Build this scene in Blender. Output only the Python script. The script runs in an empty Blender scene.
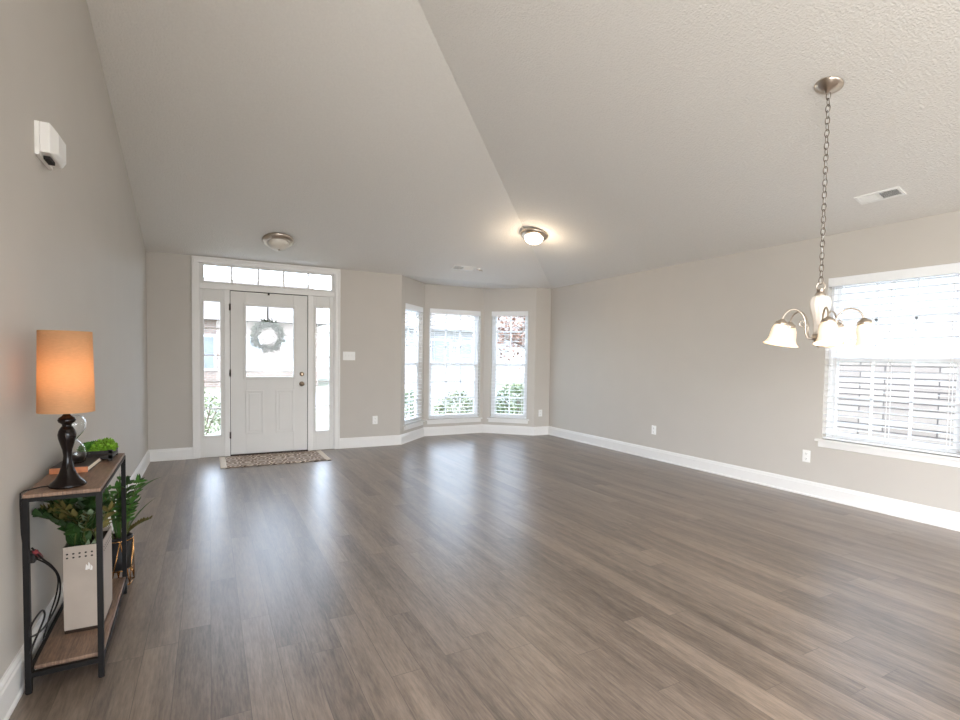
import bpy, bmesh, math, random
from mathutils import Vector, Matrix, Quaternion

random.seed(7)
SC = bpy.context.scene
COL = SC.collection
PI = math.pi

# ------------------------------------------------------------------ room numbers (metres)
LX, RX = -0.633, 5.024          # left and right wall planes
FY, BY = 7.011, -4.0            # front and back wall planes
HC = 2.426                      # wall height
SL = 0.2895                     # ceiling slope
ZP = 3.70                       # flat top of the vault
B1, B2, B3, B4 = (2.425, FY), (3.021, FY + 0.610), (4.090, FY + 0.610), (4.726, FY)
TH = 0.13                       # wall thickness

# ------------------------------------------------------------------ camera
cam_d = bpy.data.cameras.new('camera')
cam = bpy.data.objects.new('camera', cam_d)
COL.objects.link(cam)
_y, _p, _r = (math.radians(a) for a in (27.873, -2.218, 0.840))
fwd = Vector((math.sin(_y) * math.cos(_p), math.cos(_y) * math.cos(_p), math.sin(_p)))
rt = Vector((math.cos(_y), -math.sin(_y), 0))
up = rt.cross(fwd)
rt2 = rt * math.cos(_r) + up * math.sin(_r)
up2 = up * math.cos(_r) - rt * math.sin(_r)
M = Matrix((rt2, up2, -fwd)).transposed().to_4x4()
M.translation = Vector((0, 0, 1.2531))
cam.matrix_world = M
cam_d.sensor_width = 36
cam_d.lens = 512.03 / 960 * 36
cam_d.shift_y = 18.4 / 960
cam_d.clip_start = 0.02
SC.camera = cam

# ------------------------------------------------------------------ world, sun, fill lights, exposure
W = bpy.data.worlds.new('sky')
SC.world = W
W.use_nodes = True
wn = W.node_tree.nodes
wl = W.node_tree.links
wn.clear()
sky = wn.new('ShaderNodeTexSky')
sky.sky_type = 'NISHITA'
sky.sun_disc = False
sky.sun_elevation = math.radians(52)
sky.sun_rotation = math.radians(250)
sky.air_density = 1.0
sky.dust_density = 2.0
mixw = wn.new('ShaderNodeMixRGB')
mixw.inputs[0].default_value = 0.55
mixw.inputs[2].default_value = (5.7, 6.1, 6.9, 1)
bg = wn.new('ShaderNodeBackground')
bg.inputs[1].default_value = 1.55
wo = wn.new('ShaderNodeOutputWorld')
wl.new(sky.outputs[0], mixw.inputs[1])
wl.new(mixw.outputs[0], bg.inputs[0])
wl.new(bg.outputs[0], wo.inputs[0])

sun_d = bpy.data.lights.new('sun', 'SUN')
sun_d.energy = 2.0
sun_d.angle = math.radians(0.6)
sun_d.color = (1.0, 0.96, 0.9)
sun = bpy.data.objects.new('sun', sun_d)
COL.objects.link(sun)
sun.rotation_euler = Vector((0.75, 0.32, -0.8)).to_track_quat('-Z', 'Y').to_euler()
sun.location = (-5, -5, 12)

# area fill lights; the first is added at the unseen back wall
def area(name, loc, direction, sx, sy, energy, color):
    d = bpy.data.lights.new(name, 'AREA')
    d.shape = 'RECTANGLE'
    d.size, d.size_y = sx, sy
    d.energy = energy
    d.color = color
    o = bpy.data.objects.new(name, d)
    COL.objects.link(o)
    o.location = loc
    o.rotation_euler = Vector(direction).to_track_quat('-Z', 'Z').to_euler()
    return o
area('back_fill_light', (2.3, BY - 0.05, 1.25), (0, 1, 0.12), 4.2, 2.2, 80, (1.0, 0.975, 0.95))
# side fill light added behind the camera, in a left-wall opening cut for it
area('side_fill_light', (LX - 0.16, -1.9, 1.25), (1, 0.25, 0.10), 3.4, 2.2, 290, (1.0, 0.975, 0.95))

SC.view_settings.view_transform = 'Standard'
SC.view_settings.look = 'None'
SC.view_settings.exposure = 0.13
SC.view_settings.gamma = 1
SC.view_settings.use_curve_mapping = False
try:
    SC.cycles.max_bounces = 10
    SC.cycles.diffuse_bounces = 6
    SC.cycles.glossy_bounces = 4
    SC.cycles.transmission_bounces = 8
    SC.cycles.transparent_max_bounces = 24
    SC.cycles.sample_clamp_indirect = 8
    SC.cycles.caustics_reflective = False
    SC.cycles.caustics_refractive = False
except Exception:
    pass

# ------------------------------------------------------------------ materials
def srgb(r, g, b):
    f = lambda c: (c / 255 / 12.92) if c / 255 <= 0.04045 else ((c / 255 + 0.055) / 1.055) ** 2.4
    return (f(r), f(g), f(b))

def mat(name, col, rough=0.5, metal=0.0, var=0.06, scale=30.0, bump=0.0, bscale=None, emit=None, estr=0.0,
        trans=0.0, alpha=None, coat=0.0, ior=1.45, spec=0.5):
    m = bpy.data.materials.new(name)
    m.use_nodes = True
    n, l = m.node_tree.nodes, m.node_tree.links
    b = n['Principled BSDF']
    b.inputs['Roughness'].default_value = rough
    b.inputs['Metallic'].default_value = metal
    b.inputs['IOR'].default_value = ior
    b.inputs['Specular IOR Level'].default_value = spec
    b.inputs['Coat Weight'].default_value = coat
    b.inputs['Coat Roughness'].default_value = 0.30
    b.inputs['Transmission Weight'].default_value = trans
    b.inputs['Coat Weight'].default_value = coat
    tc = n.new('ShaderNodeTexCoord')
    nz = n.new('ShaderNodeTexNoise')
    nz.inputs['Scale'].default_value = scale
    nz.inputs['Detail'].default_value = 3
    l.new(tc.outputs['Object'], nz.inputs['Vector'])
    cr = n.new('ShaderNodeValToRGB')
    a = [max(0, c * (1 - var)) for c in col]
    c2 = [min(1, c * (1 + var)) for c in col]
    cr.color_ramp.elements[0].position = 0.3
    cr.color_ramp.elements[1].position = 0.7
    cr.color_ramp.elements[0].color = (*a, 1)
    cr.color_ramp.elements[1].color = (*c2, 1)
    l.new(nz.outputs['Fac'], cr.inputs[0])
    l.new(cr.outputs[0], b.inputs['Base Color'])
    if bump:
        nb = n.new('ShaderNodeTexNoise')
        nb.inputs['Scale'].default_value = bscale or scale
        nb.inputs['Detail'].default_value = 4
        l.new(tc.outputs['Object'], nb.inputs['Vector'])
        bp = n.new('ShaderNodeBump')
        bp.inputs['Strength'].default_value = bump
        bp.inputs['Distance'].default_value = 0.01
        l.new(nb.outputs['Fac'], bp.inputs['Height'])
        l.new(bp.outputs[0], b.inputs['Normal'])
    if emit:
        b.inputs['Emission Color'].default_value = (*emit, 1)
        b.inputs['Emission Strength'].default_value = estr
    return m

def glass_pane_mat():
    m = bpy.data.materials.new('window_glass')
    m.use_nodes = True
    n, l = m.node_tree.nodes, m.node_tree.links
    n.clear()
    o = n.new('ShaderNodeOutputMaterial')
    t = n.new('ShaderNodeBsdfTransparent')
    t.inputs[0].default_value = (0.95, 0.97, 0.97, 1)
    g = n.new('ShaderNodeBsdfGlossy')
    g.inputs['Roughness'].default_value = 0.02
    lw = n.new('ShaderNodeLayerWeight')
    p5 = n.new('ShaderNodeMath')
    p5.operation = 'POWER'
    p5.inputs[1].default_value = 5
    l.new(lw.outputs['Facing'], p5.inputs[0])
    f = n.new('ShaderNodeMath')
    f.operation = 'MULTIPLY_ADD'
    f.inputs[1].default_value = 0.6
    f.inputs[2].default_value = 0.025
    l.new(p5.outputs[0], f.inputs[0])
    lw.inputs[0].default_value = 0.5
    mx = n.new('ShaderNodeMixShader')
    l.new(f.outputs[0], mx.inputs[0])
    l.new(t.outputs[0], mx.inputs[1])
    l.new(g.outputs[0], mx.inputs[2])
    l.new(mx.outputs[0], o.inputs[0])
    return m

def cloth_shade_mat(name, col, tcol):
    m = bpy.data.materials.new(name)
    m.use_nodes = True
    n, l = m.node_tree.nodes, m.node_tree.links
    n.clear()
    o = n.new('ShaderNodeOutputMaterial')
    d = n.new('ShaderNodeBsdfDiffuse')
    t = n.new('ShaderNodeBsdfTranslucent')
    tc = n.new('ShaderNodeTexCoord')
    mp = n.new('ShaderNodeMapping')
    mp.inputs['Scale'].default_value = (60, 60, 420)
    nz = n.new('ShaderNodeTexNoise')
    nz.inputs['Scale'].default_value = 1
    cr = n.new('ShaderNodeValToRGB')
    cr.color_ramp.elements[0].color = (*[c * 0.86 for c in col], 1)
    cr.color_ramp.elements[1].color = (*[min(1, c * 1.1) for c in col], 1)
    cr2 = n.new('ShaderNodeValToRGB')
    cr2.color_ramp.elements[0].color = (*[c * 0.88 for c in tcol], 1)
    cr2.color_ramp.elements[1].color = (*[min(1, c * 1.08) for c in tcol], 1)
    mx = n.new('ShaderNodeMixShader')
    mx.inputs[0].default_value = 0.5
    l.new(tc.outputs['Object'], mp.inputs[0])
    l.new(mp.outputs[0], nz.inputs['Vector'])
    l.new(nz.outputs['Fac'], cr.inputs[0])
    l.new(nz.outputs['Fac'], cr2.inputs[0])
    l.new(cr.outputs[0], d.inputs[0])
    l.new(cr2.outputs[0], t.inputs[0])
    l.new(d.outputs[0], mx.inputs[1])
    l.new(t.outputs[0], mx.inputs[2])
    l.new(mx.outputs[0], o.inputs[0])
    return m

def plank_mat(name, dark, light, length=1.22, width=0.125, rough=0.37, along='Y', gscale=1.0, spec=0.9, coat=0.35):
    m = bpy.data.materials.new(name)
    m.use_nodes = True
    n, l = m.node_tree.nodes, m.node_tree.links
    b = n['Principled BSDF']
    tc = n.new('ShaderNodeTexCoord')
    mp = n.new('ShaderNodeMapping')
    if along == 'Y':
        mp.inputs['Rotation'].default_value = (0, 0, PI / 2)
    l.new(tc.outputs['Object'], mp.inputs[0])
    br = n.new('ShaderNodeTexBrick')
    br.offset = 0.0
    sx = n.new('ShaderNodeSeparateXYZ')
    l.new(mp.outputs[0], sx.inputs[0])
    rw = n.new('ShaderNodeMath'); rw.operation = 'DIVIDE'; rw.inputs[1].default_value = width
    l.new(sx.outputs['Y'], rw.inputs[0])
    fl_ = n.new('ShaderNodeMath'); fl_.operation = 'FLOOR'
    l.new(rw.outputs[0], fl_.inputs[0])
    wn_ = n.new('ShaderNodeTexWhiteNoise'); wn_.noise_dimensions = '1D'
    l.new(fl_.outputs[0], wn_.inputs['W'])
    sh = n.new('ShaderNodeMath'); sh.operation = 'MULTIPLY_ADD'; sh.inputs[1].default_value = length
    l.new(wn_.outputs['Value'], sh.inputs[0])
    l.new(sx.outputs['X'], sh.inputs[2])
    cx_ = n.new('ShaderNodeCombineXYZ')
    l.new(sh.outputs[0], cx_.inputs['X'])
    l.new(sx.outputs['Y'], cx_.inputs['Y'])
    br.inputs['Color1'].default_value = (0, 0, 0, 1)
    br.inputs['Color2'].default_value = (1, 1, 1, 1)
    br.inputs['Mortar'].default_value = (0.35, 0.35, 0.35, 1)
    br.inputs['Scale'].default_value = 1
    br.inputs['Mortar Size'].default_value = 0.0012
    br.inputs['Mortar Smooth'].default_value = 0.2
    br.inputs['Brick Width'].default_value = length
    br.inputs['Row Height'].default_value = width
    l.new(cx_.outputs[0], br.inputs['Vector'])
    # grain, shifted per plank
    sc = n.new('ShaderNodeVectorMath')
    sc.operation = 'MULTIPLY'
    sc.inputs[1].default_value = (12.0 * gscale, 110.0 * gscale, 1)
    l.new(mp.outputs[0], sc.inputs[0])
    off = n.new('ShaderNodeVectorMath')
    off.operation = 'MULTIPLY_ADD'
    off.inputs[1].default_value = (37.0, 0.0, 91.0)
    l.new(br.outputs['Color'], off.inputs[0])
    l.new(sc.outputs[0], off.inputs[2])
    g = n.new('ShaderNodeTexNoise')
    g.inputs['Scale'].default_value = 1
    g.inputs['Detail'].default_value = 5
    g.inputs['Roughness'].default_value = 0.65
    l.new(off.outputs[0], g.inputs['Vector'])
    # broad streaks along the planks
    sc2 = n.new('ShaderNodeVectorMath')
    sc2.operation = 'MULTIPLY'
    sc2.inputs[1].default_value = (1.6 * gscale, 16.0 * gscale, 1)
    l.new(mp.outputs[0], sc2.inputs[0])
    off2 = n.new('ShaderNodeVectorMath')
    off2.operation = 'MULTIPLY_ADD'
    off2.inputs[1].default_value = (11.0, 0.0, 53.0)
    l.new(br.outputs['Color'], off2.inputs[0])
    l.new(sc2.outputs[0], off2.inputs[2])
    g2 = n.new('ShaderNodeTexNoise')
    g2.inputs['Scale'].default_value = 1
    g2.inputs['Detail'].default_value = 3
    l.new(off2.outputs[0], g2.inputs['Vector'])
    # 0.30*plank + 0.4*grain + 0.5*streak
    def mad(a, k, c=None, c0=0.0):
        q = n.new('ShaderNodeMath')
        q.operation = 'MULTIPLY_ADD'
        l.new(a, q.inputs[0])
        q.inputs[1].default_value = k
        if c is None:
            q.inputs[2].default_value = c0
        else:
            l.new(c, q.inputs[2])
        return q.outputs[0]
    bw = n.new('ShaderNodeRGBToBW')
    l.new(br.outputs['Color'], bw.inputs[0])
    s1 = mad(bw.outputs[0], 0.22, None, -0.32)
    s2 = mad(g.outputs['Fac'], 0.85, s1)
    s3 = mad(g2.outputs['Fac'], 0.62, s2)
    cr = n.new('ShaderNodeValToRGB')
    cr.color_ramp.elements[0].position = 0.25
    cr.color_ramp.elements[1].position = 0.80
    cr.color_ramp.elements[0].color = (*dark, 1)
    cr.color_ramp.elements[1].color = (*light, 1)
    l.new(s3, cr.inputs[0])
    gm = n.new('ShaderNodeMixRGB')
    gm.blend_type = 'MIX'
    gm.inputs[2].default_value = (*[c * 0.35 for c in dark], 1)
    sm = n.new('ShaderNodeMath')
    sm.operation = 'MULTIPLY'
    sm.inputs[1].default_value = 0.6
    l.new(br.outputs['Fac'], sm.inputs[0])
    l.new(sm.outputs[0], gm.inputs[0])
    l.new(cr.outputs[0], gm.inputs[1])
    l.new(gm.outputs[0], b.inputs['Base Color'])
    rr = n.new('ShaderNodeMath')
    rr.operation = 'MULTIPLY_ADD'
    l.new(g.outputs['Fac'], rr.inputs[0])
    rr.inputs[1].default_value = 0.16
    rr.inputs[2].default_value = rough - 0.08
    b.inputs['Specular IOR Level'].default_value = spec
    b.inputs['Coat Weight'].default_value = coat
    b.inputs['Coat Roughness'].default_value = 0.30
    l.new(rr.outputs[0], b.inputs['Roughness'])
    bp = n.new('ShaderNodeBump')
    bp.inputs['Strength'].default_value = 0.12
    bp.inputs['Distance'].default_value = 0.004
    l.new(g.outputs['Fac'], bp.inputs['Height'])
    l.new(bp.outputs[0], b.inputs['Normal'])
    return m

def course_mat(name, c1, c2, mortar, bw, rh, ms=0.012, rough=0.8, vertical_axis='Z', horiz='Y'):
    """bricks / stones / siding on an upright wall, laid in horizontal courses"""
    m = bpy.data.materials.new(name)
    m.use_nodes = True
    n, l = m.node_tree.nodes, m.node_tree.links
    b = n['Principled BSDF']
    b.inputs['Roughness'].default_value = rough
    tc = n.new('ShaderNodeTexCoord')
    sp = n.new('ShaderNodeSeparateXYZ')
    cb = n.new('ShaderNodeCombineXYZ')
    l.new(tc.outputs['Object'], sp.inputs[0])
    l.new(sp.outputs[horiz], cb.inputs['X'])
    l.new(sp.outputs['Z'], cb.inputs['Y'])
    br = n.new('ShaderNodeTexBrick')
    br.inputs['Color1'].default_value = (*c1, 1)
    br.inputs['Color2'].default_value = (*c2, 1)
    br.inputs['Mortar'].default_value = (*mortar, 1)
    br.inputs['Scale'].default_value = 1
    br.inputs['Brick Width'].default_value = bw
    br.inputs['Row Height'].default_value = rh
    br.inputs['Mortar Size'].default_value = ms
    l.new(cb.outputs[0], br.inputs['Vector'])
    l.new(br.outputs['Color'], b.inputs['Base Color'])
    bp = n.new('ShaderNodeBump')
    bp.inputs['Strength'].default_value = 0.5
    bp.inputs['Distance'].default_value = 0.02
    bp.invert = True
    l.new(br.outputs['Fac'], bp.inputs['Height'])
    l.new(bp.outputs[0], b.inputs['Normal'])
    return m

def rug_mat():
    m = bpy.data.materials.new('woven_rug')
    m.use_nodes = True
    n, l = m.node_tree.nodes, m.node_tree.links
    b = n['Principled BSDF']
    b.inputs['Roughness'].default_value = 0.95
    tc = n.new('ShaderNodeTexCoord')
    v = n.new('ShaderNodeTexVoronoi')
    v.inputs['Scale'].default_value = 6
    v.inputs['Randomness'].default_value = 0.35
    l.new(tc.outputs['Object'], v.inputs['Vector'])
    ws = n.new('ShaderNodeMath')
    ws.operation = 'MULTIPLY'
    ws.inputs[1].default_value = 26
    l.new(v.outputs['Distance'], ws.inputs[0])
    si = n.new('ShaderNodeMath')
    si.operation = 'SINE'
    l.new(ws.outputs[0], si.inputs[0])
    cr = n.new('ShaderNodeValToRGB')
    cr.color_ramp.elements[0].position = 0.2
    cr.color_ramp.elements[0].color = (*srgb(140, 120, 106), 1)
    cr.color_ramp.elements[1].position = 0.85
    cr.color_ramp.elements[1].color = (*srgb(236, 222, 206), 1)
    l.new(si.outputs[0], cr.inputs[0])
    nz = n.new('ShaderNodeTexNoise')
    nz.inputs['Scale'].default_value = 160
    l.new(tc.outputs['Object'], nz.inputs['Vector'])
    mx = n.new('ShaderNodeMixRGB')
    mx.blend_type = 'MULTIPLY'
    mx.inputs[0].default_value = 0.12
    l.new(cr.outputs[0], mx.inputs[1])
    l.new(nz.outputs['Fac'], mx.inputs[2])
    l.new(mx.outputs[0], b.inputs['Base Color'])
    return m

m_wall = mat('greige_wall_paint', srgb(196, 191, 184), 0.75, var=0.012, scale=3, bump=0.04, bscale=220)
m_ceil = mat('textured_ceiling_paint', srgb(228, 226, 222), 0.9, var=0.02, scale=60, bump=0.6, bscale=85)
m_trim = mat('white_trim_paint', srgb(232, 231, 229), 0.4, var=0.01, scale=8)
m_door = mat('white_door_paint', srgb(222, 221, 218), 0.45, var=0.012, scale=6)
m_vinyl = mat('white_window_vinyl', srgb(236, 238, 240), 0.35, var=0.01, scale=8)
m_slat = mat('white_blind_slat', srgb(238, 240, 242), 0.45, var=0.015, scale=20)
m_cordw = mat('white_cord', srgb(225, 225, 225), 0.7, var=0.02)
m_plate = mat('white_plastic', srgb(240, 240, 238), 0.4, var=0.01)
m_slot = mat('dark_slot', srgb(28, 26, 25), 0.7)
m_floor = plank_mat('grey_brown_floor_planks', srgb(72, 60, 51), srgb(148, 131, 116))
m_glass = glass_pane_mat()
m_nickel = mat('brushed_nickel', srgb(196, 184, 170), 0.28, 1.0, var=0.05, scale=40)
m_bronze = mat('dark_bronze', srgb(62, 50, 42), 0.4, 0.7, var=0.1)
m_brass = mat('aged_nickel_hardware', srgb(150, 132, 112), 0.3, 1.0, var=0.1)
m_chain = mat('dark_nickel_chain', srgb(128, 118, 108), 0.35, 1.0, var=0.08)
m_rug = rug_mat()
m_fringe = mat('cream_rug_band', srgb(226, 215, 200), 0.95, var=0.08, scale=120, bump=0.3)
m_rugdark = mat('dark_rug_edge', srgb(78, 68, 60), 0.95, var=0.2, scale=90)
m_black = mat('black_metal', srgb(19, 17, 16), 0.5, 0.0, var=0.15, scale=25, spec=0.25)
m_tabwood = plank_mat('rustic_brown_tabletop', srgb(88, 66, 52), srgb(162, 132, 110), 2.0, 0.5, 0.45, 'Y', 1.6, 0.5, 0.0)
m_lampbase = mat('dark_bronze_lamp_glaze', srgb(18, 10, 8), 0.10, 0.0, var=0.25, scale=14, spec=0.3)
m_shade = cloth_shade_mat('tan_lamp_cloth', srgb(236, 192, 148), srgb(240, 202, 160))
m_cordb = mat('black_cord', srgb(22, 20, 20), 0.5, var=0.1)
m_red = mat('dull_red_plastic', srgb(120, 50, 56), 0.45)
m_glassclear = mat('clear_glass', (0.97, 0.98, 0.98), 0.02, trans=1.0, var=0.0, ior=1.45)
m_sand = mat('grey_white_sand', srgb(196, 186, 178), 0.9, var=0.15, scale=300)
m_bookc = mat('dark_book_cover', srgb(64, 56, 52), 0.55, var=0.1, scale=40)
m_books = mat('tan_orange_book_spine', srgb(206, 136, 96), 0.6, var=0.08, scale=60)
m_pages = mat('cream_pages', srgb(236, 224, 206), 0.8, var=0.08, scale=400)
m_traydark = mat('dark_tray_wood', srgb(38, 32, 29), 0.5, var=0.25, scale=50, bump=0.2)
m_succ = mat('bright_green_succulent', srgb(126, 170, 50), 0.55, var=0.35, scale=60)
m_succ2 = mat('mid_green_succulent', srgb(74, 130, 42), 0.55, var=0.35, scale=60)
m_box = mat('pale_painted_metal', srgb(174, 162, 150), 0.45, 0.1, var=0.05, scale=10)
m_mark = mat('pale_mark', srgb(228, 226, 222), 0.5)
m_soil = mat('potting_soil', srgb(46, 36, 28), 0.95, var=0.4, scale=120, bump=0.5)
m_leafd = mat('dark_green_leaf', srgb(46, 74, 34), 0.4, var=0.45, scale=22)
m_leafm = mat('fresh_green_leaf', srgb(62, 102, 42), 0.45, var=0.35, scale=25)
m_leafo = mat('olive_brown_leaf', srgb(104, 96, 52), 0.5, var=0.3, scale=25)
m_leafs = mat('sage_leaf', srgb(120, 140, 112), 0.6, var=0.25, scale=30)
m_stem = mat('green_stem', srgb(84, 92, 48), 0.6, var=0.2)
m_gold = mat('gold_wire', srgb(206, 158, 104), 0.25, 1.0, var=0.06)
m_potblk = mat('matte_black_pot', srgb(30, 30, 31), 0.5, var=0.12, scale=20)
m_chwhite = mat('cream_ceramic', srgb(244, 236, 226), 0.25, var=0.02, coat=0.4)
m_frost = mat('lit_frosted_glass', srgb(255, 240, 220), 0.5, var=0.01, emit=(1.0, 0.78, 0.50), estr=0.35)
m_bulb = mat('lit_bulb', (1, 0.95, 0.85), 0.5, var=0.0, emit=(1.0, 0.86, 0.66), estr=5.0)
m_dome = mat('lit_ceiling_dome', srgb(255, 244, 228), 0.5, var=0.01, emit=(1.0, 0.86, 0.68), estr=5.0)
m_domeoff = mat('unlit_frosted_dome', srgb(222, 216, 206), 0.35, var=0.03, scale=14)
m_wreath = mat('grey_green_needles', srgb(58, 78, 40), 0.7, var=0.35, scale=35)
m_twig = mat('brown_twig', srgb(86, 70, 54), 0.8, var=0.2)
m_ribbon = mat('grey_ribbon', srgb(108, 106, 100), 0.7, var=0.1)
m_ventdark = mat('vent_shadow_gap', srgb(92, 86, 80), 0.8)
# outside
m_lawn = mat('lawn_grass', srgb(112, 114, 98), 0.95, var=0.3, scale=4, bump=0.6, bscale=40)
m_road = mat('street_concrete', srgb(132, 132, 134), 0.9, var=0.08, scale=2)
m_siding = course_mat('pale_lap_siding', srgb(154, 153, 151), srgb(149, 148, 146), srgb(104, 104, 104), 6.0, 0.15, 0.010, horiz='X')
m_sidingy = course_mat('white_lap_siding', srgb(150, 149, 148), srgb(146, 145, 144), srgb(116, 115, 114), 6.0, 0.16, 0.006, horiz='Y')
m_brick = course_mat('tan_stone_courses', srgb(156, 150, 144), srgb(132, 125, 120), srgb(74, 71, 70), 0.62, 0.085, 0.009, horiz='Y')
m_brickf = course_mat('red_brown_brick', srgb(134, 112, 102), srgb(116, 98, 90), srgb(140, 136, 130), 0.24, 0.085, 0.012, horiz='X')
m_shingle = mat('grey_roof_shingle', srgb(112, 106, 102), 0.9, var=0.2, scale=5)
m_darkpane = mat('far_window_pane', srgb(118, 124, 132), 0.1, var=0.1, scale=2)
m_hedge = mat('hedge_leaf', srgb(98, 114, 78), 0.6, var=0.35, scale=3)
m_hedge2 = mat('pale_shrub_leaf', srgb(122, 130, 100), 0.6, var=0.35, scale=3)
m_redleaf = mat('reddish_tree_leaf', srgb(136, 106, 92), 0.65, var=0.3, scale=3)
m_bark = mat('tree_bark', srgb(96, 82, 70), 0.9, var=0.3, scale=20, bump=0.5)

# ------------------------------------------------------------------ mesh helpers
class MB:
    def __init__(self):
        self.bm = bmesh.new()
        self.mi = 0
    def face(self, vs, smooth=False):
        try:
            f = self.bm.faces.new(vs)
        except ValueError:
            return None
        f.material_index = self.mi
        f.smooth = smooth
        return f
    def poly(self, pts, smooth=False):
        return self.face([self.bm.verts.new(p) for p in pts], smooth)
    def box(self, x0, x1, y0, y1, z0, z1, mtx=None):
        P = [(x0, y0, z0), (x1, y0, z0), (x1, y1, z0), (x0, y1, z0), (x0, y0, z1), (x1, y0, z1), (x1, y1, z1), (x0, y1, z1)]
        if mtx is not None:
            P = [mtx @ Vector(p) for p in P]
        v = [self.bm.verts.new(p) for p in P]
        for q in ((3, 2, 1, 0), (4, 5, 6, 7), (0, 1, 5, 4), (1, 2, 6, 5), (2, 3, 7, 6), (3, 0, 4, 7)):
            self.face([v[i] for i in q])
        return self
    def prism(self, pts2, axis, a0, a1):
        """polygon pts2 extruded along an axis ('X','Y','Z')"""
        def P(u, w, a):
            return {'X': (a, u, w), 'Y': (u, a, w), 'Z': (u, w, a)}[axis]
        A = [self.bm.verts.new(P(u, w, a0)) for u, w in pts2]
        B = [self.bm.verts.new(P(u, w, a1)) for u, w in pts2]
        self.face(A[::-1])
        self.face(B)
        n = len(A)
        for i in range(n):
            self.face([A[i], A[(i + 1) % n], B[(i + 1) % n], B[i]])
        return self
    def lathe(self, prof, seg=28, center=(0, 0, 0), mtx=None, smooth=True, cap=False):
        rings = []
        c = Vector(center)
        for r, z in prof:
            ring = []
            if r < 1e-6:
                p = Vector((0, 0, z)) + c
                if mtx is not None:
                    p = mtx @ p
                rings.append([self.bm.verts.new(p)])
                continue
            for i in range(seg):
                a = 2 * PI * i / seg
                p = Vector((r * math.cos(a), r * math.sin(a), z)) + c
                if mtx is not None:
                    p = mtx @ p
                ring.append(self.bm.verts.new(p))
            rings.append(ring)
        for A, B in zip(rings[:-1], rings[1:]):
            if len(A) == 1 and len(B) == 1:
                continue
            for i in range(seg):
                j = (i + 1) % seg
                if len(A) == 1:
                    self.face([A[0], B[j], B[i]], smooth)
                elif len(B) == 1:
                    self.face([A[i], A[j], B[0]], smooth)
                else:
                    self.face([A[i], A[j], B[j], B[i]], smooth)
        if cap:
            for R_ in (rings[0], rings[-1]):
                if len(R_) > 2:
                    self.face(R_ if R_ is rings[-1] else R_[::-1])
        return self
    def tube(self, pts, r, seg=8, closed=False, cap=True, radii=None):
        pts = [Vector(p) for p in pts]
        n = len(pts)
        rings = []
        prev = None
        for i, p in enumerate(pts):
            if closed:
                t = pts[(i + 1) % n] - pts[i - 1]
            else:
                t = pts[min(i + 1, n - 1)] - pts[max(i - 1, 0)]
            t.normalize()
            if prev is None:
                a = Vector((0, 0, 1)) if abs(t.z) < 0.9 else Vector((1, 0, 0))
                u = t.cross(a).normalized()
            else:
                u = (prev - t * prev.dot(t)).normalized()
            prev = u
            w = t.cross(u)
            rr = radii[i] if radii else r
            rings.append([self.bm.verts.new(p + (u * math.cos(2 * PI * k / seg) + w * math.sin(2 * PI * k / seg)) * rr) for k in range(seg)])
        rng = range(n) if closed else range(n - 1)
        for i in rng:
            A, B = rings[i], rings[(i + 1) % n]
            for k in range(seg):
                self.face([A[k], A[(k + 1) % seg], B[(k + 1) % seg], B[k]], True)
        if cap and not closed:
            self.face(rings[0][::-1])
            self.face(rings[-1])
        return self
    def leaf(self, base, d, nrm, length, width, curl=0.3, n=5, shape=1.0, fold=0.15):
        """one leaf blade: a bent, folded surface with a pointed tip"""
        d = Vector(d).normalized()
        nrm = Vector(nrm)
        nrm = (nrm - d * nrm.dot(d))
        nrm = nrm.normalized() if nrm.length > 1e-5 else Vector((0, 0, 1)).cross(d).normalized()
        s = d.cross(nrm)
        rows = []
        p = Vector(base)
        dd = d.copy()
        for i in range(n + 1):
            u = i / n
            w = width * 0.5 * math.sin(PI * min(1, (u ** shape) * 0.97 + 0.03))
            w = max(w, 0.0006)
            nn = s.cross(dd) * -1
            rows.append([self.bm.verts.new(p + s * -w + nn * w * fold), self.bm.verts.new(p), self.bm.verts.new(p + s * w + nn * w * fold)])
            q = Quaternion(s, curl / n)
            dd = q @ dd
            p = p + dd * (length / n)
        for A, B in zip(rows[:-1], rows[1:]):
            self.face([A[0], A[1], B[1], B[0]], True)
            self.face([A[1], A[2], B[2], B[1]], True)
        return self
    def build(self, name, mats, parent=None, bevel=0.0, loc=None, rz=None, normals=True):
        me = bpy.data.meshes.new(name)
        if normals:
            bmesh.ops.recalc_face_normals(self.bm, faces=self.bm.faces[:])
        self.bm.to_mesh(me)
        self.bm.free()
        for m in (mats if isinstance(mats, (list, tuple)) else [mats]):
            me.materials.append(m)
        o = bpy.data.objects.new(name, me)
        COL.objects.link(o)
        if parent is not None:
            o.parent = parent
        if loc is not None:
            o.location = loc
        if rz is not None:
            o.rotation_euler = (0, 0, rz)
        if bevel:
            b = o.modifiers.new('bevel', 'BEVEL')
            b.width = bevel
            b.segments = 2
            b.limit_method = 'ANGLE'
            b.angle_limit = math.radians(40)
        return o

def tag(o, label=None, cat=None, group=None, kind=None):
    if label: o['label'] = label
    if cat: o['category'] = cat
    if group: o['group'] = group
    if kind: o['kind'] = kind
    return o

def empty(name, loc=(0, 0, 0), rz=0.0, label=None, cat=None, group=None, kind=None, rot=None):
    o = bpy.data.objects.new(name, None)
    o.empty_display_size = 0.05
    COL.objects.link(o)
    o.location = loc
    o.rotation_euler = rot if rot is not None else (0, 0, rz)
    return tag(o, label, cat, group, kind)

def copy_tree(o, parent=None):
    c = o.copy()
    COL.objects.link(c)
    if parent is not None:
        c.parent = parent
    for ch in [x for x in bpy.data.objects if x.parent == o]:
        copy_tree(ch, c)
    return c

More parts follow.
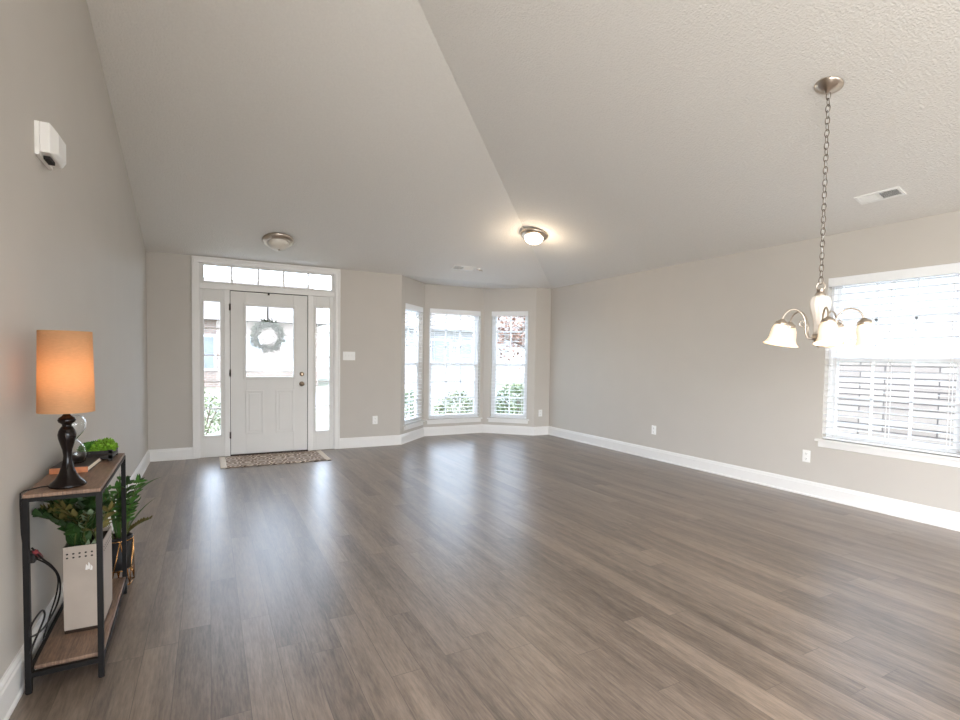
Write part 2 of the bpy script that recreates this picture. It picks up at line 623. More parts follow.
# ------------------------------------------------------------------ room shell
b = MB(); b.box(LX - TH, RX + TH, BY - TH, FY + 0.80, -0.12, 0)
tag(b.build('floor', m_floor), 'grey-brown wood plank floor with a soft sheen', kind='structure')

t = (ZP - HC) / SL
b = MB()
b.poly([(LX - .02, FY, HC), (LX - .02, FY - t, ZP), (RX - t, FY - t, ZP), (RX, FY, HC)])
b.poly([(RX, FY, HC), (RX - t, FY - t, ZP), (RX - t, BY - .02, ZP), (RX, BY - .02, HC)])
b.poly([(LX - .02, FY - t, ZP), (LX - .02, BY - .02, ZP), (RX - t, BY - .02, ZP), (RX - t, FY - t, ZP)])
b.poly([(B1[0] - .1, FY, HC), (B4[0] + .1, FY, HC), (B3[0] + .06, B3[1] + .06, HC), (B2[0] - .06, B2[1] + .06, HC)])
ceil = b.build('ceiling', m_ceil, normals=False)
tag(ceil, 'textured off-white hipped ceiling', kind='structure')

b = MB()
b.prism([(0, 0), (FY, 0), (FY, HC), (FY - t, ZP), (0, ZP)], 'X', LX - TH, LX)
b.box(LX - TH, LX, BY, -3.7, 0, ZP); b.box(LX - TH, LX, -3.7, 0, 2.42, ZP)  # gap left behind the camera for the added side fill light
tag(b.build('wall_left', m_wall), 'pale greige left wall rising to the vaulted ceiling', kind='structure')

def holed(b, s0, s1, z0, z1, holes, d0=0.0, d1=TH):
    """upright slab in local (s, depth, z) around rectangular openings side by side"""
    cur = s0
    for (a, c, lo, hi) in holes:
        b.box(cur, a, d0, d1, z0, z1)
        if lo > z0: b.box(a, c, d0, d1, z0, lo)
        if hi < z1: b.box(a, c, d0, d1, hi, z1)
        cur = c
    b.box(cur, s1, d0, d1, z0, z1)
    return b

HT = HC + 0.12
# front wall, local s = x - LX
DO0, DO1, DOH = 0.508, 2.136, 2.375
b = MB(); holed(b, 0, B1[0] - LX, 0, HT, [(DO0, DO1, 0, DOH)])
b.box(B4[0] - LX, RX - LX + TH, 0, TH, 0, HT)
tag(b.build('wall_front', m_wall, loc=(LX, FY, 0)), 'greige front wall around the entry door', kind='structure')
bay = []
WZ0, WZ1 = 0.262, 2.045
LLEN = math.dist(B1, B2); MLEN = math.dist(B2, B3); RLEN = math.dist(B3, B4)
thL = math.atan2(B2[1] - B1[1], B2[0] - B1[0]); thR = math.atan2(B4[1] - B3[1], B4[0] - B3[0])
WL = (0.135, 0.785); WM = (0.085, 1.005); WR = (0.13, 0.755)
b = MB(); holed(b, 0, LLEN, 0, HT, [(*WL, WZ0, WZ1)])
tag(b.build('wall_bay_left', m_wall, loc=(*B1, 0), rz=thL), 'narrow angled bay wall on the left', kind='structure')
b = MB(); holed(b, -.05, MLEN + .05, 0, HT, [(*WM, WZ0, WZ1)])
tag(b.build('wall_bay_center', m_wall, loc=(*B2, 0), rz=0), 'middle bay wall', kind='structure')
b = MB(); holed(b, 0, RLEN, 0, HT, [(*WR, WZ0, WZ1)])
tag(b.build('wall_bay_right', m_wall, loc=(*B3, 0), rz=thR), 'narrow angled bay wall on the right', kind='structure')
# right wall, local s = FY - y
RW = (FY - 2.695, FY - 1.700)
RZ0, RZ1 = 0.555, 2.035
b = MB(); holed(b, -TH, FY - BY, 0, HT, [(*RW, RZ0, RZ1)])
tag(b.build('wall_right', m_wall, loc=(RX, FY, 0), rz=-PI / 2), 'long greige right wall with one blinded window', kind='structure')
# unseen back wall, its wide opening added for the fill light
b = MB(); holed(b, LX - TH, RX + TH, 0, ZP + .05, [(0.2, 4.4, 0.05, 2.35)], -TH, 0)
tag(b.build('wall_back', m_wall, loc=(0, BY, 0)), 'back wall behind the camera with a wide opening added for a fill light', kind='structure')

# baseboards: profile swept along wall runs (profile: distance into room, height)
PROF = [(0, 0), (0.022, 0), (0.022, 0.012), (0.016, 0.020), (0.016, 0.108), (0.012, 0.116), (0.012, 0.124), (0.006, 0.138), (0, 0.140)]
def sweep_base(name, path, label):
    """path runs with the room on its right-hand side"""
    P = [Vector((x, y)) for x, y in path]
    rows = []
    n = len(P)
    b = MB()
    for i, p in enumerate(P):
        d0 = (P[i] - P[i - 1]).normalized() if i > 0 else (P[1] - P[0]).normalized()
        d1 = (P[i + 1] - P[i]).normalized() if i < n - 1 else d0
        n0 = Vector((d0.y, -d0.x)); n1 = Vector((d1.y, -d1.x))
        mm = (n0 + n1).normalized()
        k = 1 / max(0.3, mm.dot(n0))
        rows.append([b.bm.verts.new((p.x + mm.x * d * k, p.y + mm.y * d * k, z)) for d, z in PROF])
    for A, B in zip(rows[:-1], rows[1:]):
        for j in range(len(PROF) - 1):
            b.face([A[j], A[j + 1], B[j + 1], B[j]])
    b.face(rows[0]); b.face(rows[-1][::-1])
    return tag(b.build(name, m_trim), label, kind='structure')
CAS0, CAS1 = LX + 0.452, LX + 2.192
sweep_base('baseboard_left', [(LX, 0), (LX, FY)], 'white baseboard along the left wall')
sweep_base('baseboard_front', [(LX, FY), (CAS0, FY)], 'short white baseboard between corner and door casing')
sweep_base('baseboard_bay', [(CAS1, FY), B1, B2, B3, B4, (RX, FY)], 'white baseboard following the bay')
sweep_base('baseboard_right', [(RX, FY), (RX, BY)], 'long white baseboard along the right wall')

# ------------------------------------------------------------------ entry: casing, door, sidelights, transom  (local s = x - LX)
FO = (LX, FY, 0)
b = MB()
b.box(0.474, 0.520, -0.018, 0, 0, 2.352); b.box(0.452, 0.474, -0.026, 0, 0, 2.420)
b.box(2.124, 2.170, -0.018, 0, 0, 2.352); b.box(2.170, 2.192, -0.026, 0, 0, 2.420)
b.box(0.474, 2.170, -0.018, 0, 2.352, 2.398); b.box(0.474, 2.170, -0.026, 0, 2.398, 2.420)
# inner frame: jambs, posts, heads
b.box(0.508, 0.532, 0.0, 0.11, 0, 2.375)
b.box(2.112, 2.136, 0.0, 0.11, 0, 2.375)
b.box(0.532, 2.112, 0.0, 0.11, 2.352, 2.375)
b.box(0.532, 2.112, -0.006, 0.11, 2.046, 2.112)
b.box(0.798, 0.858, -0.004, 0.11, 0, 2.046)
b.box(1.780, 1.840, -0.004, 0.11, 0, 2.046)
tag(b.build('trim_1', m_trim, loc=FO, bevel=0.003), 'white casing and posts around the entry door, sidelights and transom', kind='structure')

def lite(name, s0, s1, z0, z1, g, cols, rows, label, kind='structure', face=0.014):
    """fixed panel with glass opening g=(s0,s1,z0,z1), lite frame and thin muntins"""
    root = empty(name, FO, label=label, kind=kind)
    b = MB()
    d0, d1 = face, face + 0.045
    holed(b, s0, s1, z0, z1, [(g[0], g[1], g[2], g[3])], d0, d1)
    w = 0.022
    for a in ((g[0] - w, g[0], g[2] - w, g[3] + w), (g[1], g[1] + w, g[2] - w, g[3] + w), (g[0], g[1], g[2] - w, g[2]), (g[0], g[1], g[3], g[3] + w)):
        b.box(a[0], a[1], d0 - 0.011, d0, a[2], a[3])
    b.build('frame', m_door, root, bevel=0.003)
    b = MB()
    for i in range(1, cols):
        x = g[0] + (g[1] - g[0]) * i / cols
        b.box(x - .012, x + .012, d0 + .002, d0 + .018, g[2], g[3])
    for i in range(1, rows):
        z = g[2] + (g[3] - g[2]) * i / rows
        b.box(g[0], g[1], d0 + .010, d0 + .018, z - .008, z + .008)
    b.build('muntins', m_trim, root)
    b = MB(); b.box(g[0], g[1], d0 + .020, d0 + .024, g[2], g[3]); b.build('pane', m_glass, root)
    return root
lite('window_1', 0.532, 0.798, 0.0, 2.046, (0.577, 0.752, 0.268, 1.898), 1, 5, 'tall narrow sidelight left of the entry door')
lite('window_2', 1.840, 2.112, 0.0, 2.046, (1.882, 2.056, 0.262, 1.892), 1, 5, 'tall narrow sidelight right of the entry door')
lite('window_3', 0.532, 2.112, 2.112, 2.352, (0.582, 2.082, 2.138, 2.330), 5, 1, 'five-light transom window above the entry door')

door = empty('door_1', FO, label='white entry door with a half glass lite and two raised panels', kind='structure')
d0, d1 = 0.014, 0.058
g = (1.040, 1.598, 0.985, 1.868)
b = MB()
holed(b, 0.864, 1.774, 0.016, 2.038, [(g[0], g[1], g[2], g[3])], d0, d1)
for (a0, a1) in ((1.030, 1.242), (1.384, 1.608)):     # raised panels
    z0, z1 = 0.262, 0.812
    for q in ((a0, a0 + .022, z0, z1), (a1 - .022, a1, z0, z1), (a0 + .022, a1 - .022, z0, z0 + .022), (a0 + .022, a1 - .022, z1 - .022, z1)):
        b.box(q[0], q[1], d0 - .010, d0, q[2], q[3])
    b.box(a0 + .042, a1 - .042, d0 - .007, d0, z0 + .042, z1 - .042)
b.build('slab', m_door, door, bevel=0.004)
b = MB(); w = 0.032
for a in ((g[0] - w, g[0], g[2] - w, g[3] + w), (g[1], g[1] + w, g[2] - w, g[3] + w), (g[0], g[1], g[2] - w, g[2]), (g[0], g[1], g[3], g[3] + w)):
    b.box(a[0], a[1], d0 - 0.014, d0, a[2], a[3])
b.build('lite_frame', m_door, door, bevel=0.004)
b = MB(); b.box(g[0], g[1], d0 + .02, d0 + .024, g[2], g[3]); b.build('pane', m_glass, door)
RXm = Matrix.Rotation(PI / 2, 4, 'X')
b = MB(); T = Matrix.Translation((1.704, d0, 1.017)) @ RXm
b.lathe([(0, .022), (.020, .022), (.027, .014), (.029, .004), (.029, 0)], 20, mtx=T); b.box(1.697, 1.711, d0 - .034, d0 - .020, 1.001, 1.033)
b.build('deadbolt', m_brass, door)
b = MB(); T = Matrix.Translation((1.704, d0, 0.888)) @ RXm
b.lathe([(0, .066), (.016, .064), (.026, .054), (.027, .044), (.020, .034), (.011, .028), (.010, .010), (.030, .008), (.032, 0)], 22, mtx=T)
b.build('door_knob', m_brass, door)
for z in (1.84, 1.03, 0.26):
    b = MB(); b.box(0.846, 0.864, d0 - .018, d0 - .002, z - .04, z + .04); b.lathe([(0, -.042), (.007, -.042), (.007, .042), (0, .042)], 10, (0.861, d0 - .020, z))
    b.build('hinge', m_bronze, door)
b = MB(); b.box(0.858, 1.780, -.01, .10, 0.0, 0.014); b.build('threshold', m_bronze, door)
b = MB(); b.box(0.858, 0.864, d0 + .01, d1, 0.014, 2.046); b.box(1.774, 1.780, d0 + .01, d1, 0.014, 2.046); b.box(.864, 1.774, d0 + .01, d1, 2.038, 2.046)
b.build('weatherstrip', m_slot, door)

# ------------------------------------------------------------------ double-hung windows with blinds
def window(name, org, rz, s0, s1, z0, z1, cols, rows, label):
    root = empty(name, (org[0], org[1], 0), rz, label=label, kind='structure')
    fw = 0.030
    b = MB()
    t0, t1 = 0.062, 0.122
    b.box(s0, s0 + fw, t0, t1, z0, z1); b.box(s1 - fw, s1, t0, t1, z0, z1)
    b.box(s0 + fw, s1 - fw, t0, t1, z1 - fw, z1); b.box(s0 + fw, s1 - fw, t0, t1, z0, z0 + fw)
    b.build('frame', m_vinyl, root, bevel=0.002)
    zm = (z0 + z1) / 2
    a, c = s0 + fw, s1 - fw
    for nm, (lo, hi), dd in (('lower_sash', (z0 + fw, zm + .022), 0.066), ('upper_sash', (zm - .022, z1 - fw), 0.092)):
        b = MB(); w = 0.040
        b.box(a, a + w, dd, dd + .026, lo, hi); b.box(c - w, c, dd, dd + .026, lo, hi)
        b.box(a + w, c - w, dd, dd + .026, lo, lo + w); b.box(a + w, c - w, dd, dd + .026, hi - w, hi)
        x0, x1, y0, y1 = a + w, c - w, lo + w, hi - w
        for i in range(1, cols):
            x = x0 + (x1 - x0) * i / cols
            b.box(x - .010, x + .010, dd + .004, dd + .012, y0, y1)
        for i in range(1, rows):
            z = y0 + (y1 - y0) * i / rows
            b.box(x0, x1, dd + .004, dd + .012, z - .010, z + .010)
        so = b.build(nm, m_vinyl, root)
        b = MB(); b.box(x0, x1, dd + .013, dd + .016, y0, y1); b.build('pane', m_glass, so)
    b = MB()
    b.box(s0 - .045, s1 + .045, -.040, .062, z0 - .022, z0)
    b.box(s0 - .025, s1 + .025, -.016, 0.0, z0 - .075, z0 - .022)
    b.build('window_sill', m_trim, root, bevel=0.004)
    return root

def blind(org, rz, s0, s1, z0, z1, label, pitch=0.058, tilt=0.0, nladder=2):
    root = empty('window_blind', (org[0], org[1], 0), rz, label=label, cat='window blind', group='white horizontal blinds')
    g = 0.004
    b = MB(); b.box(s0 + g, s1 - g, -.006, .004, z1 - .082, z1 - .002); b.build('valance', m_slat, root, bevel=0.003)
    b = MB(); b.box(s0 + g, s1 - g, .004, .050, z1 - .050, z1 - .004); b.build('headrail', m_slat, root)
    b = MB()
    zz = z1 - .095
    tc = 0.034
    while zz > z0 + .040:
        h = 0.030
        ca, sa = math.cos(tilt) * h, math.sin(tilt) * h
        # slightly crowned slat of three strips
        pr = [(-1, 0.0), (-.35, .0022), (.35, .0022), (1, 0.0)]
        top, bot = [], []
        for k, c in pr:
            y, z = tc + k * ca, zz + k * sa + c
            top.append((y, z + .0012)); bot.append((y, z - .0012))
        b.prism(top + bot[::-1], 'X', s0 + g + .002, s1 - g - .002)
        zz -= pitch
    b.build('slats', m_slat, root)
    b = MB(); b.box(s0 + g, s1 - g, .010, .054, z0 + .004, z0 + .022); b.build('bottom_rail', m_slat, root, bevel=0.002)
    b = MB()
    wdt = s1 - s0
    for i in range(nladder):
        x = s0 + (.09 + (wdt - .18) * i / (nladder - 1))
        b.box(x - .0022, x + .0022, .0055, .0072, z0 + .02, z1 - .06)
        b.box(x - .0022, x + .0022,   .0645, .0662, z0 + .02, z1 - .06)
    b.build('ladder_cords', m_cordw, root)
    b = MB(); b.tube([(s0 + .05, .002, z1 - .09), (s0 + .052, .0005, z1 - .6), (s0 + .052, .0005, z1 - .78)], .004, 6)
    b.lathe([(0, -.03), (.007, -.028), (.008, -.01), (.004, 0)], 8, (s0 + .052, .0005, z1 - .78)); b.build('tilt_wand', m_cordw, root)
    return root

window('window_4', B1, thL, *WL, WZ0, WZ1, 2, 3, 'angled bay window on the left, seen edge-on')
window('window_5', B2, 0, *WM, WZ0, WZ1, 3, 3, 'wide middle bay window')
window('window_6', B3, thR, *WR, WZ0, WZ1, 2, 3, 'narrow angled bay window on the right')
window('window_7', (RX, FY), -PI / 2, *RW, RZ0, RZ1, 3, 2, 'double-hung window in the right wall')
blind(B1, thL, *WL, WZ0, WZ1, 'white slatted blind on the left angled bay window, seen almost edge-on')
blind(B2, 0, *WM, WZ0, WZ1, 'widest bay blind, white open slats on the middle bay window', nladder=3)
blind(B3, thR, *WR, WZ0, WZ1, 'white open-slat blind on the right angled bay window')
blind((RX, FY), -PI / 2, *RW, RZ0, RZ1, 'white open-slat blind on the right wall window behind the chandelier', nladder=3)

# ------------------------------------------------------------------ outside world
b = MB(); b.box(-60, 60, -40, 80, -0.45, -0.30)
tag(b.build('ground_lawn', m_lawn), 'green lawn outside', kind='structure')
b = MB(); b.box(-60, 60, 15.5, 22.5, -0.32, -0.285); b.box(-6.5, -2.0, 8.0, 16, -0.32, -0.286); b.box(8.5, 13.5, 22.4, 28, -.32, -.286)
tag(b.build('street_pavement', m_road), 'pale concrete street and drives', kind='structure')
b = MB(); b.box(-1.2, 2.2, FY + .15, FY + 1.9, -.30, -.02)
tag(b.build('porch_slab', m_road), 'concrete porch slab outside the front door', kind='structure')

def house(name, x0, x1, y0, y1, h, roofh, wm, label, front='y', wins=(), garage=None, axis='X'):
    root = empty(name, ((x0 + x1) / 2, y0, -0.3), label=label, cat='house')
    ox, oy = (x0 + x1) / 2, y0
    hw = (x1 - x0) / 2
    dp = y1 - y0
    b = MB(); b.box(-hw, hw, 0, dp, 0, h); b.build('walls', wm, root)
    b = MB()
    if axis == 'X':
        b.prism([(-.5, h), (dp + .5, h), (dp / 2, h + roofh)], 'X', -hw - .5, hw + .5)
    else:
        b.prism([(-hw - .5, h), (hw + .5, h), (0, h + roofh)], 'Y', -.5, dp + .5)
    b.build('roof', m_shingle, root)
    for (wx, wz, ww, wh) in wins:
        b = MB()
        if front == 'y':
            b.box(wx - ww / 2 - .1, wx + ww / 2 + .1, -.06, 0, wz - .1, wz + wh + .1)
        f = b.build('window', m_vinyl, root)
        b = MB(); b.box(wx - ww / 2, wx + ww / 2, -.08, -.055, wz, wz + wh); b.build('pane', m_darkpane, f)
    if garage:
        gx, gw, gh = garage
        b = MB(); b.box(gx - gw / 2, gx + gw / 2, -.06, 0, 0, gh)
        for i in range(1, 4):
            b.box(gx - gw / 2, gx + gw / 2, -.075, -.06, gh * i / 4 - .02, gh * i / 4 + .02)
        b.build('garage_door', m_trim, root)
    return root
house('house', 8.6, 22.6, 27.5, 37, 3.2, 2.6, m_siding, 'pale sided house across the street seen through the bay windows', wins=((-3.7, 1.30, 1.15, 1.25), (-2.1, 1.75, .8, .7)), garage=(3.2, 4.6, 2.2))
house('house', -8.0, 5.0, 27.5, 37, 3.2, 2.6, m_brickf, 'brick house across the street seen through the entry door glass', wins=((3.2, .9, 1.0, 1.5), (1.2, .9, 1.0, 1.5), (5.3, .9, 1.0, 1.5)), garage=(-3.2, 4.6, 2.2))
# neighbour's house beside the right window: stone courses below pale siding
nb = empty('house', (8.6, 2.5, -.3), label='neighbouring house with stone-coursed lower wall outside the right window', cat='house')
b = MB(); b.box(-.12, 0, -7, 4.5, 0, 1.62); b.build('stone_base', m_brick, nb)
b = MB(); b.box(0, 7, -7, 4.5, 0, 3.1); b.build('siding_wall', m_sidingy, nb)
b = MB(); b.prism([(-.35, 3.1), (7.4, 3.1), (3.5, 5.2)], 'Y', -7.4, 4.9); b.build('roof', m_shingle, nb)
b = MB(); b.box(-.16, 0, -7.02, 4.52, 1.62, 1.70); b.build('ledge', m_trim, nb)

def shrub(loc, rx, ry, h, n, m, label, size=.07, group='shrubs outside the bay windows', name='shrub'):
    root = empty(name, loc, label=label, cat='shrub', group=group)
    b = MB()
    for i in range(n):
        u, v = random.random() * 2 * PI, math.acos(1 - 1.5 * random.random())
        r = .72 + .3 * random.random()
        p = Vector((rx * r * math.sin(v) * math.cos(u), ry * r * math.sin(v) * math.sin(u), h * .52 + h * .48 * r * math.cos(v)))
        if p.z < .02: p.z = .02 + random.random() * .1
        d = Vector((random.gauss(0, 1), random.gauss(0, 1), random.gauss(.4, 1)))
        b.leaf(p, d, (random.gauss(0, 1), random.gauss(0, 1), random.gauss(0, 1)), size, size * .5, .4, 2)
    b.build('foliage', m, root, normals=False)
    b = MB()
    for i in range(7):
        a = 2 * PI * i / 7
        b.tube([(0, 0, 0), (rx * .3 * math.cos(a), ry * .3 * math.sin(a), h * .35), (rx * .6 * math.cos(a), ry * .6 * math.sin(a), h * .7)], .01, 5)
    b.build('branches', m_bark, root)
    return root
shrub((3.05, 8.75, -.3), .48, .40, .98, 1100, m_hedge, 'low green shrub under the left half of the middle bay window')
shrub((4.20, 8.80, -.3), .48, .40, .92, 1100, m_hedge2, 'pale green shrub under the right half of the middle bay window')
shrub((5.25, 8.45, -.3), .52, .45, 1.06, 1100, m_hedge, 'green shrub outside the right angled bay window')
shrub((6.15, 9.3, -.3), .6, .5, 1.2, 1100, m_hedge2, 'taller pale shrub behind the one at the right bay window')
shrub((-0.15, 9.35, -.3), .42, .42, .95, 800, m_hedge2, 'small pale shrub outside the left sidelight', group='shrubs outside the entry')

def tree(loc, h, cr, n, m, label):
    root = empty('tree', loc, label=label, cat='tree')
    b = MB()
    tips = []
    b.tube([(0, 0, 0), (.04, .02, h * .3), (-.02, .05, h * .55)], .1, 8, radii=[.14, .10, .07])
    for i in range(9):
        a = 2 * PI * i / 9 + random.random()
        z0 = h * (.3 + .25 * random.random())
        e = Vector((cr * .7 * math.cos(a), cr * .7 * math.sin(a), h * (.55 + .4 * random.random())))
        mid = Vector((e.x * .45, e.y * .45, (z0 + e.z) / 2 + .2))
        b.tube([(0, 0, z0), mid, e], .03, 5, radii=[.05, .03, .012])
        tips += [mid, e]
    b.build('trunk', m_bark, root)
    b = MB()
    for i in range(n):
        c = random.choice(tips)
        p = c + Vector((random.gauss(0, cr * .25), random.gauss(0, cr * .25), random.gauss(0, h * .09)))
        b.leaf(p, (random.gauss(0, 1), random.gauss(0, 1), random.gauss(0, .6)), (0, 0, 1), .16, .09, .4, 2)
    b.build('foliage', m, root, normals=False)
    return root
tree((9.4, 13.6, -.3), 4.0, 2.0, 2600, m_redleaf, 'small reddish-leaved tree seen through the right angled bay window')

# ------------------------------------------------------------------ wall and ceiling fittings
def outlet(loc, rz, label, parent_group='white wall outlets'):
    root = empty('wall_outlet', loc, rz, label=label, cat='outlet', group=parent_group)
    b = MB(); b.box(-.036, .036, -.006, 0, -.057, .057); b.build('cover_plate', m_plate, root, bevel=0.002)
    for zc in (.024, -.024):
        b = MB(); b.prism([(-.017, zc - .009), (-.011, zc - .015), (.011, zc - .015), (.017, zc - .009), (.017, zc + .009), (.011, zc + .015), (-.011, zc + .015), (-.017, zc + .009)], 'Y', -.0085, -.005)
        r = b.build('receptacle', m_plate, root)
        b = MB(); b.box(-.0075, -.0055, -.009, -.0082, zc - .003, zc + .007); b.box(.0055, .0075, -.009, -.0082, zc - .003, zc + .007); b.box(-.002, .002, -.009, -.0082, zc - .010, zc - .006)
        b.build('slots', m_slot, r)
    return root
outlet((LX + 2.684, FY, 0.370), 0, 'white outlet on the front wall between the entry door and the bay')
outlet((LX + 5.480, FY, 0.365), 0, 'white outlet on the front wall just right of the bay')
outlet((RX, 4.719, 0.373), -PI / 2, 'white outlet low on the right wall, far from its window')
outlet((RX, 2.825, 0.371), -PI / 2, 'white outlet on the right wall just left of the window sill')

sw = empty('light_switch', (LX + 2.316, FY, 1.262), label='white multi-gang switch plate on the wall right of the entry door', cat='light switch')
b = MB(); b.box(-.083, .083, -.006, 0, -.058, .058); b.build('cover_plate', m_plate, sw, bevel=0.002)
for i in range(3):
    x = (i - 1) * .046
    b = MB(); b.box(x - .006, x + .006, -.016, -.006, -.002, .016); b.box(x - .009, x + .009, -.008, -.006, -.018, .018); b.build('toggle', m_plate, sw)

# white box high on the left wall, chamfered
ch = empty('wall_box', (LX, 2.865, 2.139), label='white plastic box with a chamfered cover high on the left wall', cat='wall box')
b = MB()
hy, hz = .106, .068
b.prism([(-hy, -hz), (hy, -hz), (hy, hz), (-hy, hz)], 'X', 0.0, 0.016)
b.build('back_plate', m_plate, ch, bevel=0.002)
b = MB()
V = b.bm.verts.new
lo = [V((.016, y, z)) for y, z in ((-hy, -hz + .012), (hy, -hz + .012), (hy, hz), (-hy, hz))]
m1 = [V((.050, y, z)) for y, z in ((-hy, -hz + .012), (hy, -hz + .012), (hy, hz), (-hy, hz))]
hi = [V((.068, y, z)) for y, z in ((-hy + .060, -hz + .030), (hy - .02, -hz + .030), (hy - .02, hz - .02), (-hy + .060, hz - .02))]
b.face(lo[::-1]); b.face(hi)
for A, B in ((lo, m1), (m1, hi)):
    for i in range(4):
        b.face([A[i], A[(i + 1) % 4], B[(i + 1) % 4], B[i]])
b.build('cover', m_plate, ch, bevel=0.004)
b = MB(); b.box(.018, .040, -hy + .05, -hy + .13, -hz - .002, -hz + .012); b.build('grille_slot', m_slot, ch)

def basis(n, along):
    n = Vector(n).normalized(); x = Vector(along); x = (x - n * x.dot(n)).normalized(); y = n.cross(x)
    return Matrix((x, y, n)).transposed().to_4x4()
NF = Vector((0, -SL, -1)).normalized()      # room-facing normals of the two sloping planes
NS = Vector((-SL, 0, -1)).normalized()
def zF(y): return HC + SL * (FY - y)
def zS(x): return HC + SL * (RX - x)

def vent(loc, mtx, ln, wd, label, flip=.9):
    root = empty('ceiling_vent', loc, label=label, cat='vent', group='ceiling air vents', rot=mtx.to_euler())
    b = MB(); f = .018
    b.box(-ln / 2, ln / 2, -wd / 2, -wd / 2 + f, 0, .008); b.box(-ln / 2, ln / 2, wd / 2 - f, wd / 2, 0, .008)
    b.box(-ln / 2, -ln / 2 + f, -wd / 2 + f, wd / 2 - f, 0, .008); b.box(ln / 2 - f, ln / 2, -wd / 2 + f, wd / 2 - f, 0, .008)
    b.box(-.010, .010, -wd / 2 + f, wd / 2 - f, 0, .008)
    b.build('frame', m_plate, root)
    b = MB(); b.box(-ln / 2 + f, ln / 2 - f, -wd / 2 + f, wd / 2 - f, 0.0003, .0012); b.build('duct_opening', m_slot, root)
    b = MB()
    k = 7
    for s, ang in ((-1, -flip), (1, flip)):
        for i in range(k):
            y = -wd / 2 + f + (wd - 2 * f) * (i + .5) / k
            T = Matrix.Translation((s * ln / 4, y, .005)) @ Matrix.Rotation(ang, 4, 'X')
            b.box(-ln / 4 + .012, ln / 4 - .018, -.0055, .0055, -.0006, .0006, T)
    b.build('louvres', m_plate, root)
    return root
vent((4.577, 2.108, zS(4.577)), basis(NS, (0, 1, 0)), .30, .125, 'white louvred vent on the ceiling slope above the right window')
vent((3.205, 6.615, zF(6.615)), basis(NF, (1, 0, 0)), .33, .125, 'small white louvred vent on the ceiling in front of the bay', -.9)
dt = empty('ceiling_fitting', (3.455, 6.60, zF(6.60)), label='small pale round fitting on the ceiling beside the far vent', cat='ceiling fitting', rot=basis(NF, (1, 0, 0)).to_euler())
b = MB(); b.lathe([(0, .012), (.030, .012), (.034, .008), (.036, 0)], 20); b.build('base', m_plate, dt)
b = MB(); b.tube([(-.05, .012, .016), (.055, -.012, .020)], .006, 8); b.lathe([(0, .03), (.012, .028), (.014, .012)], 12); b.build('toggle_arm', m_nickel, dt)

def flush_light(loc, mtx, lit, label):
    root = empty('ceiling_light', loc, label=label, cat='ceiling light', group='flush ceiling lights', rot=mtx.to_euler())
    b = MB(); b.lathe([(.10, 0), (.172, 0), (.176, .008), (.170, .020), (.160, .030), (.150, .040), (.128, .046), (.118, .046), (.118, .030)], 40)
    b.build('rim', m_nickel, root)
    b = MB(); b.lathe([(.120, .038), (.118, .055), (.106, .080), (.080, .103), (.040, .118), (.0, .122)], 40); b.build('glass_dome', m_dome if lit else m_domeoff, root)
    b = MB(); b.lathe([(.010, .121), (.011, .127), (.006, .132), (.0, .137)], 14); b.build('finial', m_nickel, root)
    return root
flush_light((0.715, 6.415, zF(6.415) - .002), basis(NF, (1, 0, 0)), False, 'unlit flush ceiling light with nickel rim above the entry door')
flush_light((3.605, 5.42, zS(3.605) - .020), basis((NS + NF * .45), (1, 0, 0)), True, 'lit flush ceiling light with nickel rim near the bay')
pl = bpy.data.lights.new('ceiling_bulb', 'POINT'); pl.energy = 8; pl.color = (1, .80, .58); pl.shadow_soft_size = .12
po = bpy.data.objects.new('ceiling_bulb', pl); COL.objects.link(po); po.location = (3.56, 5.36, zS(3.605) - .25)

# ------------------------------------------------------------------ rug
rg = empty('entry_rug', (0.70, 6.600, 0), label='small patterned tan rug with cream end bands in front of the entry door', cat='rug')
def rug_sheet(b, x0, x1, y0, y1, nx, ny, z=.008):
    grid = []
    for j in range(ny + 1):
        row = []
        for i in range(nx + 1):
            x = x0 + (x1 - x0) * i / nx; y = y0 + (y1 - y0) * j / ny
            edge = max(0, 1 - (y - (-.345)) / .08)
            zz = z + .006 * edge * (.5 + .5 * math.sin(x * 17)) + .0015 * math.sin(x * 9 + y * 5)
            row.append((x, y, zz))
        grid.append(row)
    top = [[b.bm.verts.new(p) for p in r] for r in grid]
    bot = [[b.bm.verts.new((p[0], p[1], max(.0005, p[2] - .006))) for p in r] for r in grid]
    for j in range(ny):
        for i in range(nx):
            b.face([top[j][i], top[j][i + 1], top[j + 1][i + 1], top[j + 1][i]], True)
            b.face([bot[j][i], bot[j + 1][i], bot[j + 1][i + 1], bot[j][i + 1]], True)
    for i in range(nx):
        b.face([bot[0][i], bot[0][i + 1], top[0][i + 1], top[0][i]]); b.face([top[ny][i], top[ny][i + 1], bot[ny][i + 1], bot[ny][i]])
    for j in range(ny):
        b.face([top[j][0], top[j + 1][0], bot[j + 1][0], bot[j][0]]); b.face([bot[j][nx], bot[j + 1][nx], top[j + 1][nx], top[j][nx]])
b = MB(); rug_sheet(b, -.535, .535, -.345, .345, 60, 14); b.build('woven_field', m_rug, rg)
for x0, x1 in ((-.60, -.535), (.535, .60)):
    b = MB(); rug_sheet(b, x0, x1, -.345, .345, 5, 14, .0085); b.build('end_band', m_fringe, rg)
b = MB()
b.prism([(-.025, .001), (.025, .001), (.011, .0075), (-.011, .0075)], 'Y', -.0055, 0)
tuft = b.build('edge_tuft', m_rugdark, rg, loc=(-.525, -.3452, 0))
for i in range(1, 8):
    c = tuft.copy(); COL.objects.link(c); c.parent = rg; c.location = (-.525 + i * .157, -.3452, 0)

